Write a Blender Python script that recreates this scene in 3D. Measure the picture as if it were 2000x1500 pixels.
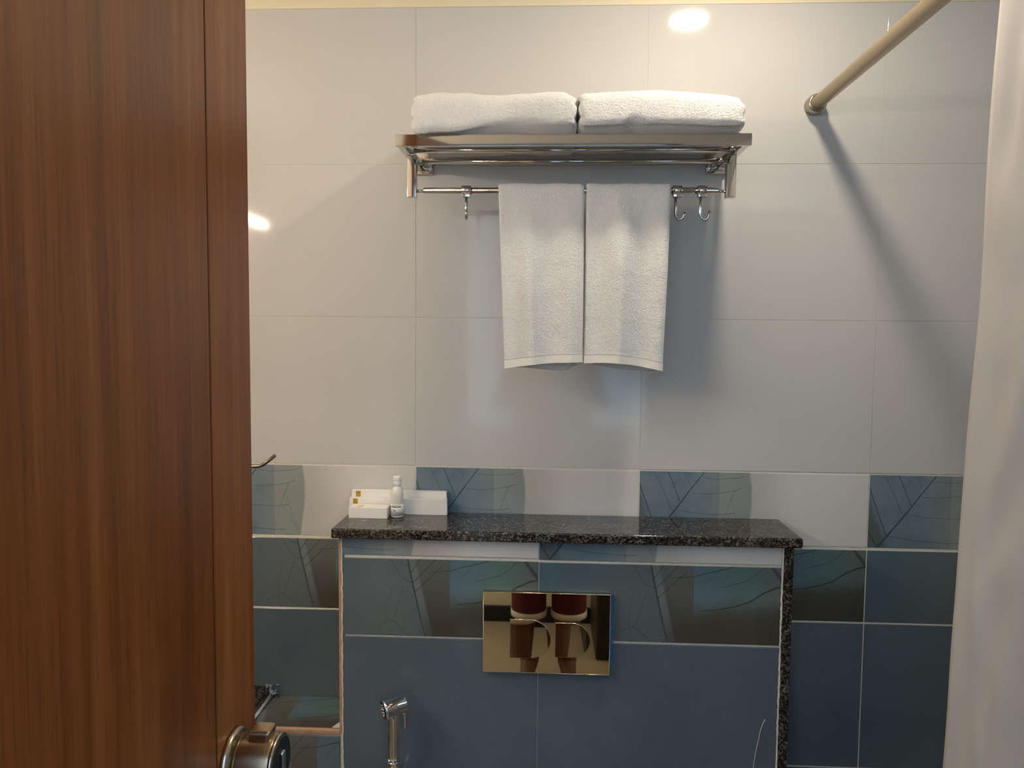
import bpy, bmesh, math, random
from mathutils import Vector, Matrix
from mathutils import noise as mnoise

for o in list(bpy.data.objects):
    bpy.data.objects.remove(o, do_unlink=True)
scn = bpy.context.scene
col = scn.collection
random.seed(4)
Z0 = 1.236          # the measuring frame has z = 0 at the top of the decor border; floor is Z0 below it

# ------------------------------------------------------------------ camera
cam_d = bpy.data.cameras.new('camera'); cam = bpy.data.objects.new('camera', cam_d); col.objects.link(cam)
cam_d.sensor_fit = 'HORIZONTAL'; cam_d.sensor_width = 36; cam_d.lens = 36 * 1450 / 2000; cam_d.clip_start = 0.01
RT = Vector((0.99885660, 0.04692846, 0.00912170)); DN = Vector((0.01210273, -0.06363611, -0.99789978))
FW = Vector((-0.04624943, 0.99686918, -0.06413131))
m = Matrix.Identity(4)
for i in range(3):
    m[i][0] = RT[i]; m[i][1] = -DN[i]; m[i][2] = -FW[i]
m.translation = Vector((0.26224, -1.47878, 0.26388 + Z0))
cam.matrix_world = m
scn.camera = cam

# ------------------------------------------------------------------ world: dim cool daylight of the room beyond the doorway
w = bpy.data.worlds.new('world'); scn.world = w; w.use_nodes = True
w.node_tree.nodes['Background'].inputs[0].default_value = (0.50, 0.73, 1.0, 1)
WORLD = 1.75
w.node_tree.nodes['Background'].inputs[1].default_value = WORLD
vs = scn.view_settings
vs.view_transform = 'Standard'; vs.look = 'None'; vs.gamma = 1.0; vs.use_curve_mapping = False
vs.exposure = 0.50
LAMP_CEIL = 200.0       # ceiling downlight (emission strength)
LAMP_BAR = 48.0        # vanity bar light
COL_CEIL = (1.0, 0.87, 0.69)
COL_BAR = (1.0, 0.865, 0.68)

# ------------------------------------------------------------------ helpers
def newobj(name, me, parent=None, loc=None):
    o = bpy.data.objects.new(name, me); col.objects.link(o)
    if parent is not None:
        o.parent = parent
    return o

def thing(name, label, cat, loc, group=None, kind=None):
    o = bpy.data.objects.new(name, None); col.objects.link(o)
    o.empty_display_size = 0.03
    o.location = (loc[0], loc[1], loc[2] + Z0)
    o['label'] = label; o['category'] = cat
    if group: o['group'] = group
    if kind: o['kind'] = kind
    return o

def wloc(o):
    v = Vector(o.location)
    while o.parent:
        o = o.parent; v += Vector(o.location)
    return v

def tag(o, label, cat, group=None):
    o['label'] = label; o['category'] = cat
    if group: o['group'] = group
    return o

class MB:
    """collects a mesh in measuring-frame coordinates"""
    def __init__(s): s.v = []; s.f = []; s.uv = None; s.sm = []
    def add(s, vs, fs, smooth=False):
        b = len(s.v); s.v += [tuple(p) for p in vs]
        for f in fs:
            s.f.append([i + b for i in f]); s.sm.append(smooth)
        return s
    def box(s, a, b):
        x0, y0, z0 = a; x1, y1, z1 = b
        vs = [(x0,y0,z0),(x1,y0,z0),(x1,y1,z0),(x0,y1,z0),(x0,y0,z1),(x1,y0,z1),(x1,y1,z1),(x0,y1,z1)]
        return s.add(vs, [(0,3,2,1),(4,5,6,7),(0,1,5,4),(1,2,6,5),(2,3,7,6),(3,0,4,7)])
    def tube(s, pts, r, n=16, caps=True, smooth=True):
        pts = [Vector(p) for p in pts]
        rs = r if isinstance(r, (list, tuple)) else [r] * len(pts)
        rings = []
        prev = None
        for i, p in enumerate(pts):
            if i == 0: t = pts[1] - p
            elif i == len(pts) - 1: t = p - pts[i-1]
            else: t = (pts[i+1] - p).normalized() + (p - pts[i-1]).normalized()
            t.normalize()
            if prev is None:
                a = Vector((0,0,1)) if abs(t.z) < .9 else Vector((1,0,0))
                u = t.cross(a).normalized()
            else:
                u = (prev - t * prev.dot(t)).normalized()
            prev = u; w_ = t.cross(u)
            rings.append([p + (u * math.cos(2*math.pi*k/n) + w_ * math.sin(2*math.pi*k/n)) * rs[i] for k in range(n)])
        vs = [q for ring in rings for q in ring]
        fs = []
        for i in range(len(pts)-1):
            for k in range(n):
                a = i*n+k; b = i*n+(k+1) % n
                fs.append((a, b, b+n, a+n))
        base = len(s.v)
        s.add(vs, fs, smooth)
        if caps:
            s.f.append([base + k for k in reversed(range(n))]); s.sm.append(False)
            s.f.append([base + (len(pts)-1)*n + k for k in range(n)]); s.sm.append(False)
        return s
    def build(s, name, mat, parent=None, bevel=0, seg=2, uvf=None, origin=None, keep_smooth=False):
        me = bpy.data.meshes.new(name)
        if origin is None:
            if parent is not None:
                org = wloc(parent)
            else:
                xs = [p[0] for p in s.v]; ys = [p[1] for p in s.v]; zs = [p[2] for p in s.v]
                org = Vector(((min(xs)+max(xs))/2, (min(ys)+max(ys))/2, min(zs) + Z0))
        else:
            org = Vector((origin[0], origin[1], origin[2] + Z0))
        me.from_pydata([(p[0]-org.x, p[1]-org.y, p[2]+Z0-org.z) for p in s.v], [], s.f)
        if uvf:
            ul = me.uv_layers.new(name='UVMap')
            for lp in me.loops:
                ul.data[lp.index].uv = uvf(s.v[lp.vertex_index])
        for i, p in enumerate(me.polygons): p.use_smooth = s.sm[i]
        me.validate(); me.update()
        if bevel:
            bm = bmesh.new(); bm.from_mesh(me)
            bmesh.ops.remove_doubles(bm, verts=bm.verts, dist=1e-6)
            es = [e for e in bm.edges if len(e.link_faces) == 2 and e.calc_face_angle(0) > .6]
            bmesh.ops.bevel(bm, geom=es, offset=bevel, segments=seg, affect='EDGES', profile=.5, clamp_overlap=True)
            bmesh.ops.recalc_face_normals(bm, faces=bm.faces)
            for f in bm.faces: f.smooth = True
            bm.to_mesh(me); bm.free()
            wn = True
        else:
            bm = bmesh.new(); bm.from_mesh(me)
            bmesh.ops.recalc_face_normals(bm, faces=bm.faces)
            bm.to_mesh(me); bm.free(); wn = False
        if mat:
            for mm in (mat if isinstance(mat, (list, tuple)) else [mat]): me.materials.append(mm)
        o = newobj(name, me, parent)
        if parent is None: o.location = org
        elif origin is not None: o.location = org - wloc(parent)
        if wn:
            md = o.modifiers.new('wn', 'WEIGHTED_NORMAL'); md.keep_sharp = False
        return o

def struct(o):
    o['kind'] = 'structure'; return o

# ------------------------------------------------------------------ materials
class NT:
    def __init__(s, name):
        s.m = bpy.data.materials.new(name); s.m.use_nodes = True
        s.t = s.m.node_tree; s.b = s.t.nodes['Principled BSDF']; s.out = s.t.nodes['Material Output']
    def n(s, typ, **kw):
        nd = s.t.nodes.new(typ)
        for k, v in kw.items(): setattr(nd, k, v)
        return nd
    def link(s, a, b): s.t.links.new(a, b)
    def set(s, sock, val):
        if hasattr(val, 'is_output') or isinstance(val, bpy.types.NodeSocket): s.link(val, sock)
        else: sock.default_value = val
    def math(s, op, a, b=None, c=None, clamp=False):
        nd = s.n('ShaderNodeMath', operation=op); nd.use_clamp = clamp
        s.set(nd.inputs[0], a)
        if b is not None: s.set(nd.inputs[1], b)
        if c is not None: s.set(nd.inputs[2], c)
        return nd.outputs[0]
    def vmath(s, op, a, b=None, scale=None):
        nd = s.n('ShaderNodeVectorMath', operation=op)
        s.set(nd.inputs[0], a)
        if b is not None: s.set(nd.inputs[1], b)
        if scale is not None: s.set(nd.inputs['Scale'], scale)
        return nd.outputs['Value'] if op in ('DOT_PRODUCT', 'DISTANCE', 'LENGTH') else nd.outputs['Vector']
    def mix(s, fac, a, b, blend='MIX'):
        nd = s.n('ShaderNodeMix', data_type='RGBA', blend_type=blend)
        s.set(nd.inputs[0], fac); s.set(nd.inputs[6], a); s.set(nd.inputs[7], b)
        return nd.outputs[2]
    def step(s, x, a, b, lo=0.0, hi=1.0):
        nd = s.n('ShaderNodeMapRange', interpolation_type='SMOOTHSTEP')
        s.set(nd.inputs[0], x); nd.inputs[1].default_value = a; nd.inputs[2].default_value = b
        nd.inputs[3].default_value = lo; nd.inputs[4].default_value = hi
        return nd.outputs[0]
    def noise(s, scale, detail=3, rough=.5, vec=None, dist=0.0):
        nd = s.n('ShaderNodeTexNoise'); nd.inputs['Scale'].default_value = scale
        nd.inputs['Detail'].default_value = detail; nd.inputs['Roughness'].default_value = rough
        nd.inputs['Distortion'].default_value = dist
        if vec is not None: s.link(vec, nd.inputs['Vector'])
        return nd.outputs[0]
    def coord(s, which='Object', scale=None):
        tc = s.n('ShaderNodeTexCoord').outputs[which]
        if scale is not None:
            mp = s.n('ShaderNodeMapping'); s.link(tc, mp.inputs[0]); mp.inputs['Scale'].default_value = scale
            return mp.outputs[0]
        return tc
    def ramp(s, fac, stops):
        r = s.n('ShaderNodeValToRGB'); el = r.color_ramp.elements
        el[0].position, el[0].color = stops[0]
        el[1].position, el[1].color = stops[-1]
        for p, c in stops[1:-1]:
            e = el.new(p); e.color = c
        s.link(fac, r.inputs[0]); return r.outputs[0]
    def bump(s, h, strength=.2, dist=.001):
        b = s.n('ShaderNodeBump'); b.inputs['Strength'].default_value = strength; b.inputs['Distance'].default_value = dist
        s.link(h, b.inputs['Height']); s.link(b.outputs[0], s.b.inputs['Normal'])
    def p(s, **kw):
        names = dict(color='Base Color', rough='Roughness', metal='Metallic', spec='Specular IOR Level', coat='Coat Weight', sheen='Sheen Weight', ior='IOR', trans='Transmission Weight')
        for k, v in kw.items():
            if k == 'color' and isinstance(v, tuple) and len(v) == 3: v = (*v, 1)
            s.set(s.b.inputs[names[k]], v)
        return s

def srgb(r, g, b):
    f = lambda c: (c/255/12.92) if c/255 <= .04045 else ((c/255+.055)/1.055)**2.4
    return (f(r), f(g), f(b), 1)

def world_pos(t):
    return t.n('ShaderNodeNewGeometry').outputs['Position']

def plain(name, c, rough=.5, metal=0.0, var=.04, vscale=30):
    t = NT(name)
    nz = t.noise(vscale, 3, vec=t.coord())
    a = tuple(x*(1-var) for x in c[:3]) + (1,); b = tuple(min(1, x*(1+var)) for x in c[:3]) + (1,)
    t.p(color=t.mix(nz, a, b), rough=rough, metal=metal)
    return t.m

TILE_LIGHT = (0.66, 0.64, 0.615, 1)
def tile_gloss(t, r=.07):
    t.p(rough=r, spec=.38)
    wob = t.noise(5.0, 2, vec=world_pos(t))
    t.bump(wob, .12, .0012)

t = NT('light_glazed_tile')
nz = t.noise(2.5, 4, vec=world_pos(t))
t.p(color=t.mix(nz, (0.572, 0.562, 0.548, 1), (0.612, 0.598, 0.575, 1)))
tile_gloss(t); M_LIGHT = t.m

t = NT('slate_blue_tile')
nz = t.noise(3.0, 5, .6, vec=world_pos(t))
nz2 = t.noise(160, 2, vec=world_pos(t))
c0 = t.mix(t.step(nz, .3, .72), srgb(82, 94, 104), srgb(97, 109, 117))
t.p(color=t.mix(t.math('MULTIPLY', nz2, .25), c0, srgb(72, 83, 92)))
tile_gloss(t, .16); M_SLATE = t.m

def veins(t, uv, segs):
    """ segs: (x0, t0, x1, t1, width_mm, strength); x in tile widths (450 mm), t downwards in rows (150 mm) """
    acc = None
    for (x0, t0, x1, t1, wd, st) in segs:
        a = Vector((x0*450, -t0*150, 0)); b = Vector((x1*450, -t1*150, 0)); ba = b - a
        pa = t.vmath('SUBTRACT', uv, tuple(a))
        h = t.math('MULTIPLY', t.vmath('DOT_PRODUCT', pa, tuple(ba)), 1.0/ba.length_squared, clamp=True)
        d = t.vmath('DISTANCE', pa, t.vmath('SCALE', tuple(ba), scale=h))
        k = t.step(d, wd*.5 - .35, wd*.5 + .75, st, 0.0)
        acc = k if acc is None else t.math('MAXIMUM', acc, k)
    return acc

def poly(pts, wd, st):
    r = []
    if not isinstance(wd, (list, tuple)): wd = [wd]*(len(pts)-1)
    for i in range(len(pts)-1):
        r.append((*pts[i], *pts[i+1], wd[i], st))
    return r

def uv_mm(t):
    # uv: u in tile widths, v in rows (0 at row top, negative downwards)
    mp = t.n('ShaderNodeMapping'); t.link(t.coord('UV'), mp.inputs[0]); mp.inputs['Scale'].default_value = (450, 150, 1)
    return mp.outputs[0]

# upper border row: leaf with midrib on slate blue fading into the pale glaze
t = NT('leaf_border_tile')
uv = uv_mm(t); sx = t.n('ShaderNodeSeparateXYZ'); t.link(t.coord('UV'), sx.inputs[0]); U = sx.outputs[0]; T = t.math('MULTIPLY', sx.outputs[1], -1.0)
nz = t.noise(9.0, 3, vec=uv); nzb = t.noise(.012, 4, .6, vec=uv); nzf = t.noise(.05, 3, vec=uv)
blue = t.mix(t.step(nzb, .35, .65), srgb(98, 118, 132), srgb(116, 135, 146))
leafgrey = t.mix(t.step(U, .22, .40), blue, srgb(134, 142, 142))
# green brown left corner
corner = t.math('ADD', t.math('MULTIPLY', U, -9.0), t.math('MULTIPLY', T, 1.1))
leafgrey = t.mix(t.step(corner, .1, .5, 0, .75), leafgrey, srgb(84, 90, 86))
edge = t.math('ADD', U, t.math('MULTIPLY', t.math('SINE', t.math('MULTIPLY', T, 4.2)), -.012))
edge = t.math('ADD', edge, t.math('MULTIPLY', nzf, .006))
pale = t.mix(t.step(U, .48, .72), srgb(186, 186, 180), (0.66, 0.64, 0.615, 1))
base = t.mix(t.step(edge, .478, .492), leafgrey, pale)
strip = t.math('MULTIPLY', t.step(U, .350, .356), t.step(edge, .47, .49, 1, 0))
base = t.mix(t.math('MULTIPLY', strip, .35), base, srgb(160, 164, 162))
V = []
V += poly([(.2836,.02),(.223,.26),(.172,.48),(.10,.76),(.0444,.97),(.036,1.0)], [1.5,1.9,2.5,3.3,4.0], .85)
V += poly([(-.005,.13),(.03,.42),(.079,.816)], 1.7, .75)
V += poly([(0,.753),(.039,.96)], 2.4, .75)
V += poly([(.122,-.01),(.15,.18),(.18,.41)], 1.3, .7)
V += poly([(.062,0),(.10,.22),(.145,.53)], .9, .5)
V += poly([(.195,.0),(.223,.19)], .7, .4)
V += poly([(.278,.085),(.34,.105),(.433,.085),(.46,.06)], .8, .45)
V += poly([(.229,.30),(.30,.305),(.36,.29),(.42,.255),(.45,.22)], .8, .5)
V += poly([(.168,.527),(.26,.57),(.36,.58),(.42,.56)], .9, .5)
V += poly([(.088,.825),(.20,.875),(.347,.905),(.40,.90)], 1.0, .55)
V += poly([(.40,.42),(.37,.65),(.345,1.0)], .8, .25)
V += poly([(.41,.45),(.44,.75),(.475,1.0)], .8, .25)
V += poly([(.42,.26),(.395,.45)], 4.0, .16)
V += poly([(.345,0),(.347,.36)], .6, .25)
V += poly([(.50,.45),(.535,.72),(.52,1.0)], .8, .14)
V += poly([(.385,.55),(.46,.9)], .7, .22)
vm = veins(t, uv, V)
t.p(color=t.mix(vm, base, srgb(52, 62, 68)))
tile_gloss(t); M_DECO1 = t.m

# lower border row: stem, twigs, teal panel fading to brown
t = NT('twig_border_tile')
uv = uv_mm(t); sx = t.n('ShaderNodeSeparateXYZ'); t.link(t.coord('UV'), sx.inputs[0]); U = sx.outputs[0]; T = t.math('MULTIPLY', sx.outputs[1], -1.0)
nzb = t.noise(.012, 4, .6, vec=uv)
Un = t.math('ADD', U, t.math('MULTIPLY', t.math('SUBTRACT', nzb, .5), .05))
Tn = t.math('ADD', T, t.math('MULTIPLY', t.math('SUBTRACT', nzb, .5), .35))
base = t.mix(t.step(Un, .02, .40), srgb(82, 104, 114), srgb(98, 108, 112))
base = t.mix(t.step(Tn, .1, 1.0, 0, .35), base, srgb(84, 90, 88))
brown = t.mix(t.step(Tn, .05, .85), srgb(100, 104, 101), srgb(72, 70, 62))
stemU = t.math('ADD', t.math('MULTIPLY', T, .072), .458)
du = t.math('SUBTRACT', U, stemU)
base = t.mix(t.step(Un, .49, .60), base, brown)
lite = t.math('MULTIPLY', t.math('MULTIPLY', t.step(du, .0, .004), t.step(du, .022, .034, 1, 0)), t.step(T, .35, .95, 1, 0))
base = t.mix(t.math('MULTIPLY', lite, .45), base, srgb(124, 132, 132))
rgt = t.math('MULTIPLY', t.step(du, .03, .036), t.step(U, .62, .70, 1, 1))
base = t.mix(t.math('MULTIPLY', rgt, .9), base, brown)
teal = t.mix(t.step(Un, .64, .84), srgb(92, 114, 126), srgb(90, 114, 112))
teal = t.mix(t.step(Un, .84, .99), teal, srgb(100, 108, 106))
lim = t.math('ADD', t.math('MULTIPLY', U, -.05), .56)
tmask = t.math('MULTIPLY', t.step(U, .629, .634), t.step(t.math('SUBTRACT', Tn, lim), -.16, .12, 1, 0))
base = t.mix(tmask, base, teal)
V = []
V += poly([(.456,0),(.465,.16),(.475,.3),(.492,.52),(.508,.74),(.525,.92),(.531,1.0)], [2.0,2.0,1.9,1.8,1.5,1.2], .75)
V += poly([(.468,.19),(.49,.10),(.512,.0)], 1.2, .6)
V += poly([(.478,.31),(.52,.18),(.575,.0)], 1.2, .6)
V += poly([(.487,.43),(.52,.33),(.565,.2),(.60,.1)], 1.1, .55)
V += poly([(.475,.31),(.435,.26),(.395,.08),(.385,0)], 1.0, .4)
V += poly([(.462,.10),(.425,.06)], .9, .4)
V += poly([(.49,.5),(.455,.42),(.43,.44)], .8, .3)
V += poly([(.44,.36),(.41,.65),(.395,.78)], .9, .35)
V += poly([(.39,.38),(.365,.66),(.375,.8)], .9, .3)
V += poly([(.31,.90),(.36,.82),(.40,.80),(.44,.92)], .9, .35)
V += poly([(.36,.75),(.42,.86),(.47,1.0)], .8, .3)
V += poly([(.50,.62),(.46,.72),(.43,.95)], .7, .25)
V += poly([(.558,.17),(.63,.15),(.69,.10),(.76,.05),(.807,.0)], [.8,1.1,1.5,1.6], .7)
V += poly([(.92,.0),(.875,.12),(.835,.2),(.74,.28)], 1.0, .5)
V += poly([(.74,.05),(.67,.26)], .7, .35)
V += poly([(.775,.06),(.75,.22)], .6, .3)
V += poly([(1.0,.24),(.96,.27),(.91,.34),(.857,.45),(.80,.51),(.74,.55),(.66,.58)], [2.6,2.4,2.3,1.8,1.4,1.0], .8)
V += poly([(.935,-.02),(.965,.10),(1.0,.24)], [5.5,6.5], .6)
V += poly([(1.0,.55),(.96,.68),(.94,.9)], 2.0, .3)
vm = veins(t, uv, V)
t.p(color=t.mix(vm, base, srgb(46, 50, 50)))
tile_gloss(t); M_DECO2 = t.m

t = NT('grout'); nz = t.noise(180, 3, vec=world_pos(t))
t.p(color=t.mix(nz, srgb(198, 190, 176), srgb(236, 232, 222)), rough=.85); t.bump(nz, .5, .001); M_GROUT = t.m
t = NT('raw_tile_edge'); nz = t.noise(60, 4, .6, vec=world_pos(t))
t.p(color=t.mix(nz, srgb(150, 112, 84), srgb(196, 164, 138)), rough=.8); t.bump(nz, .4, .001); M_RAW = t.m
t = NT('cream_paint'); nz = t.noise(20, 3, vec=world_pos(t))
t.p(color=t.mix(nz, srgb(226, 214, 184), srgb(234, 222, 194)), rough=.6); M_CREAM = t.m
M_WPLAST = plain('white_plastic', (.86, .85, .82), .28, var=.01)
M_CEIL = plain('white_ceiling_paint', (.78, .75, .69), .8)

# granite
t = NT('speckled_granite')
g = world_pos(t)
v1 = t.n('ShaderNodeTexVoronoi'); v1.inputs['Scale'].default_value = 330; t.link(g, v1.inputs['Vector'])
n1 = t.noise(230, 4, .7, vec=g); n2 = t.noise(70, 3, .6, vec=g)
sep = t.n('ShaderNodeSeparateColor'); t.link(v1.outputs['Color'], sep.inputs[0])
k = t.math('ADD', t.math('MULTIPLY', sep.outputs[0], .55), t.math('MULTIPLY', n1, .5))
cg = t.ramp(k, [(0.0, srgb(14, 12, 11)), (.44, srgb(26, 23, 21)), (.56, srgb(66, 60, 54)), (.70, srgb(92, 86, 78)), (.85, srgb(128, 120, 108)), (1.0, srgb(150, 144, 132))])
cg = t.mix(t.step(n2, .48, .62, 0, .7), cg, srgb(22, 20, 19))
t.p(color=cg, rough=.10); M_GRAN = t.m

# wood laminate
def wood(name, seed, tone=1.0):
    t = NT(name)
    tc = t.coord('Object')
    def mapped(zs, k):
        mp = t.n('ShaderNodeMapping'); t.link(tc, mp.inputs[0]); mp.inputs['Scale'].default_value = (1, 1, zs); mp.inputs['Location'].default_value = (seed*k, seed*1.7*k, seed*.3)
        return mp.outputs[0]
    wav = t.noise(11.0, 3, .5, vec=mapped(.10, 1.0), dist=.9)
    mid = t.noise(75, 4, .6, vec=mapped(.022, 1.6), dist=.3)
    fine = t.noise(420, 3, .6, vec=mapped(.030, 2.0))
    a, b_, c_ = [(x[0]*tone, x[1]*tone, x[2]*tone, 1) for x in (srgb(106, 56, 20), srgb(136, 78, 32), srgb(154, 96, 46))]
    cw = t.ramp(t.math('ADD', t.math('MULTIPLY', wav, .58), t.math('MULTIPLY', mid, .42)), [(.32, a), (.52, b_), (.68, c_)])
    cw = t.mix(t.step(fine, .48, .74, 0, .42), cw, srgb(74, 36, 14))
    dk = t.noise(24, 2, .5, vec=mapped(.035, 3.1))
    cw = t.mix(t.step(dk, .60, .70, 0, .32), cw, srgb(80, 44, 20))
    t.p(color=cw, rough=.34, spec=.30)
    t.bump(fine, .10, .0005)
    return t.m
M_WOOD = wood('walnut_laminate', 1.3); M_WOOD2 = wood('walnut_laminate_stile', 7.7, 1.05)
M_WOODDARK = plain('dark_door_frame', (.022, .014, .010), .45)
M_GROOVE = plain('groove_black', (.012, .008, .006), .7)

def metal(name, c, rough, brushed=False, axis=(1, 1, 1)):
    t = NT(name)
    nz = t.noise(60, 3, vec=t.coord('Object', axis))
    t.p(color=t.mix(nz, tuple(x*.92 for x in c[:3])+(1,), tuple(c[:3])+(1,)), rough=rough, metal=1.0)
    if brushed: t.bump(nz, .08, .0005)
    return t.m
M_STEEL = metal('polished_stainless', (.64, .62, .59), .08)
M_CHROME = metal('chrome', (.78, .80, .84), .05)
M_BRASS = metal('antique_brass', (.43, .33, .22), .26, True, (2, 40, 40))
M_BRASSD = metal('antique_brass_rim', (.62, .54, .44), .22)
M_ROD = metal('brushed_champagne_steel', (.60, .47, .30), .34, True, (30, .3, 30))
M_RODEND = metal('grey_steel_socket', (.46, .42, .36), .34)
M_ROSE = metal('rose_gold_mirror', (.58, .36, .19), .015)
M_ROSED = metal('rose_gold_edge', (.86, .72, .56), .12)
M_DARK = plain('black_plastic', (.012, .012, .013), .35)
M_BLUEFILM = plain('blue_protective_film', (.035, .13, .32), .3)

def terry(name, c):
    t = NT(name); g = t.coord('Object')
    n1 = t.noise(420, 3, .7, vec=g); n2 = t.noise(150, 2, .6, vec=g)
    h = t.math('ADD', n1, t.math('MULTIPLY', n2, .7))
    t.p(color=t.mix(t.step(n1, .3, .7), tuple(x*.90 for x in c)+(1,), tuple(c)+(1,)), rough=.95, spec=.1, sheen=.3)
    t.bump(h, .85, .0040)
    return t.m
M_TERRY = terry('white_terry', (.94, .93, .90))
t = NT('white_woven_hem'); n1 = t.noise(300, 2, vec=t.coord('Object', (.2, 1, 1)))
t.p(color=t.mix(n1, (.82, .79, .73, 1), (.88, .86, .80, 1)), rough=.85, spec=.1); t.bump(n1, .25, .001); M_HEM = t.m
M_STITCH = plain('hem_stitch', (.42, .39, .34), .9)

t = NT('curtain_fabric')
wv = t.noise(900, 2, vec=t.coord('Object', (1, 1, .4)))
tr = t.n('ShaderNodeBsdfTranslucent'); tr.inputs[0].default_value = (.84, .80, .78, 1)
t.p(color=t.mix(wv, (.82, .78, .75, 1), (.87, .84, .82, 1)), rough=.75, spec=.15); t.bump(wv, .1, .0006)
mx = t.n('ShaderNodeMixShader'); mx.inputs[0].default_value = .35
t.link(t.b.outputs[0], mx.inputs[1]); t.link(tr.outputs[0], mx.inputs[2]); t.link(mx.outputs[0], t.out.inputs[0])
M_CURT = t.m

M_CARD = plain('white_card', (.86, .84, .80), .45, var=.01)
M_GOLD = metal('gold_foil', (.72, .46, .06), .35)
M_FROST = plain('milky_plastic', (.76, .74, .69), .22, var=.02)
M_LABEL = plain('label_paper', (.82, .81, .76), .5, var=.01)
M_INK = plain('grey_ink', (.13, .12, .10), .6)
M_INK2 = plain('olive_ink', (.36, .35, .24), .6)
M_FLOOR = plain('beige_floor', (.42, .34, .24), .25, var=.1, vscale=4)
M_CAULK = plain('white_caulk', (.74, .72, .68), .5)

def emit(name, c, s):
    t = NT(name); e = t.n('ShaderNodeEmission'); e.inputs[0].default_value = (*c, 1); e.inputs[1].default_value = s
    t.link(e.outputs[0], t.out.inputs[0]); return t.m
M_LAMPA = emit('downlight_diffuser_glow', COL_CEIL, LAMP_CEIL)
M_LAMPB = emit('bar_light_glow', COL_BAR, LAMP_BAR)

# ================================================================== the room shell
XL, XR, YF, ZC, ZF = -0.86, 1.75, -1.46, 1.035, -Z0
def wall(name, a, b, mat):
    return struct(MB().box(a, b).build(name, mat))
floor = wall('floor', (XL-.1, -3.4, ZF-.1), (XR+.1, .1, ZF), M_FLOOR)
struct(floor)
ceiling = wall('ceiling', (XL-.1, YF-.12, ZC), (XR+.1, .1, ZC+.1), M_CEIL)
wl = wall('wall_left', (XL-.1, YF-.12, ZF), (XL, 0, ZC), M_LIGHT)
WY0, WY1, WZ0, WZ1 = -1.02, -.40, .34, .88  # unseen window opening, added to let cool fill light in from the right
f = MB().box((XR, YF-.12, ZF), (XR+.1, WY0, ZC)).box((XR, WY1, ZF), (XR+.1, 0, ZC)).box((XR, WY0, ZF), (XR+.1, WY1, WZ0)).box((XR, WY0, WZ1), (XR+.1, WY1, ZC))
wr = struct(f.build('wall_right', M_LIGHT))
w1 = MB()
for a, b in (((WY0, WZ0), (WY0+.04, WZ1)), ((WY1-.04, WZ0), (WY1, WZ1)), ((WY0+.04, WZ0), (WY1-.04, WZ0+.04)), ((WY0+.04, WZ1-.04), (WY1-.04, WZ1)), (((WY0+WY1)/2-.015, WZ0+.04), ((WY0+WY1)/2+.015, WZ1-.04))):
    w1.box((XR+.03, a[0], a[1]), (XR+.07, b[0], b[1]))
w1 = struct(w1.build('fill_window_1', M_WPLAST))
wb = wall('wall_back', (XL-.1, -.0004, ZF), (XR+.1, .1, ZC), M_GROUT)
# front wall with the doorway
OX0, OX1, OZ = -.10, .70, .82
f = MB().box((XL, YF-.12, ZF), (OX0, YF, ZC)).box((OX1, YF-.12, ZF), (XR, YF, ZC)).box((OX0, YF-.12, OZ), (OX1, YF, ZC))
wf = struct(f.build('wall_front', M_CEIL))
f = MB().box((OX0-.0, YF-.125, ZF), (OX0+.035, YF+.005, OZ)).box((OX1-.035, YF-.125, ZF), (OX1, YF+.005, OZ)).box((OX0+.035, YF-.125, OZ-.035), (OX1-.035, YF+.005, OZ))
struct(f.build('trim_2', M_WOODDARK))
# cream painted band over the tiling
struct(MB().box((XL, -.0016, .9008), (XR, -.0003, ZC)).build('trim_1', M_CREAM))
# opposite wall of the room outside, with black skirting
struct(MB().box((-1.6, -2.75, ZF), (2.2, -2.65, -.25)).build('wall_outer', M_CREAM))
struct(MB().box((-1.6, -2.65, ZF), (2.2, -2.63, ZF+.085)).build('baseboard_outer', M_DARK))

TH = .0075
def tile(x0, x1, z0, z1, y, mat, parent, u0=None, ztop=None, th=TH, ch=.0009, gap=.0):
    """glazed tile with a chamfered front rim; front plane at y"""
    vs = []
    yb = y + th
    for (xx0, xx1, zz0, zz1, yy) in ((x0, x1, z0, z1, yb), (x0, x1, z0, z1, y+ch*.6), (x0+ch, x1-ch, z0+ch, z1-ch, y)):
        vs += [(xx0, yy, zz0), (xx1, yy, zz0), (xx1, yy, zz1), (xx0, yy, zz1)]
    fs = [(8, 9, 10, 11)]
    for a in (0, 4):
        for k in range(4):
            k2 = (k+1) % 4
            fs.append((a+k, a+k2, a+4+k2, a+4+k))
    uu = x0 if u0 is None else u0; zt = z1 if ztop is None else ztop
    return MB().add(vs, fs).build('tile', mat, parent, uvf=lambda p: ((p[0]-uu)/.45, (p[2]-zt)/.15))

# rows: (z0, z1, material)
rows = [(.6004, .9004, M_LIGHT, .9), (.3004, .5996, M_LIGHT, .6), (.0018, .2996, M_LIGHT, .3),
        (-.1470, -.0018, M_DECO1, 0.0), (-.2982, -.1532, M_DECO2, -.15),
        (-.5985, -.3018, M_SLATE, -.3), (-.8985, -.6015, M_SLATE, -.6), (-1.1985, -.9015, M_SLATE, -.9)]
for (z0, z1, mt, zt) in rows:
    for c in range(-2, 4):
        x0, x1 = c*.45, (c+1)*.45
        x0c, x1c = max(x0, XL), min(x1, XR)
        g = .0004 if mt is M_LIGHT else .0010
        tile(x0c+g, x1c-g, z0, z1, -.001 - .0004*random.random(), mt, wb, u0=x0, ztop=zt, th=.004, ch=.0003 if mt is M_LIGHT else .0008)

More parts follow.
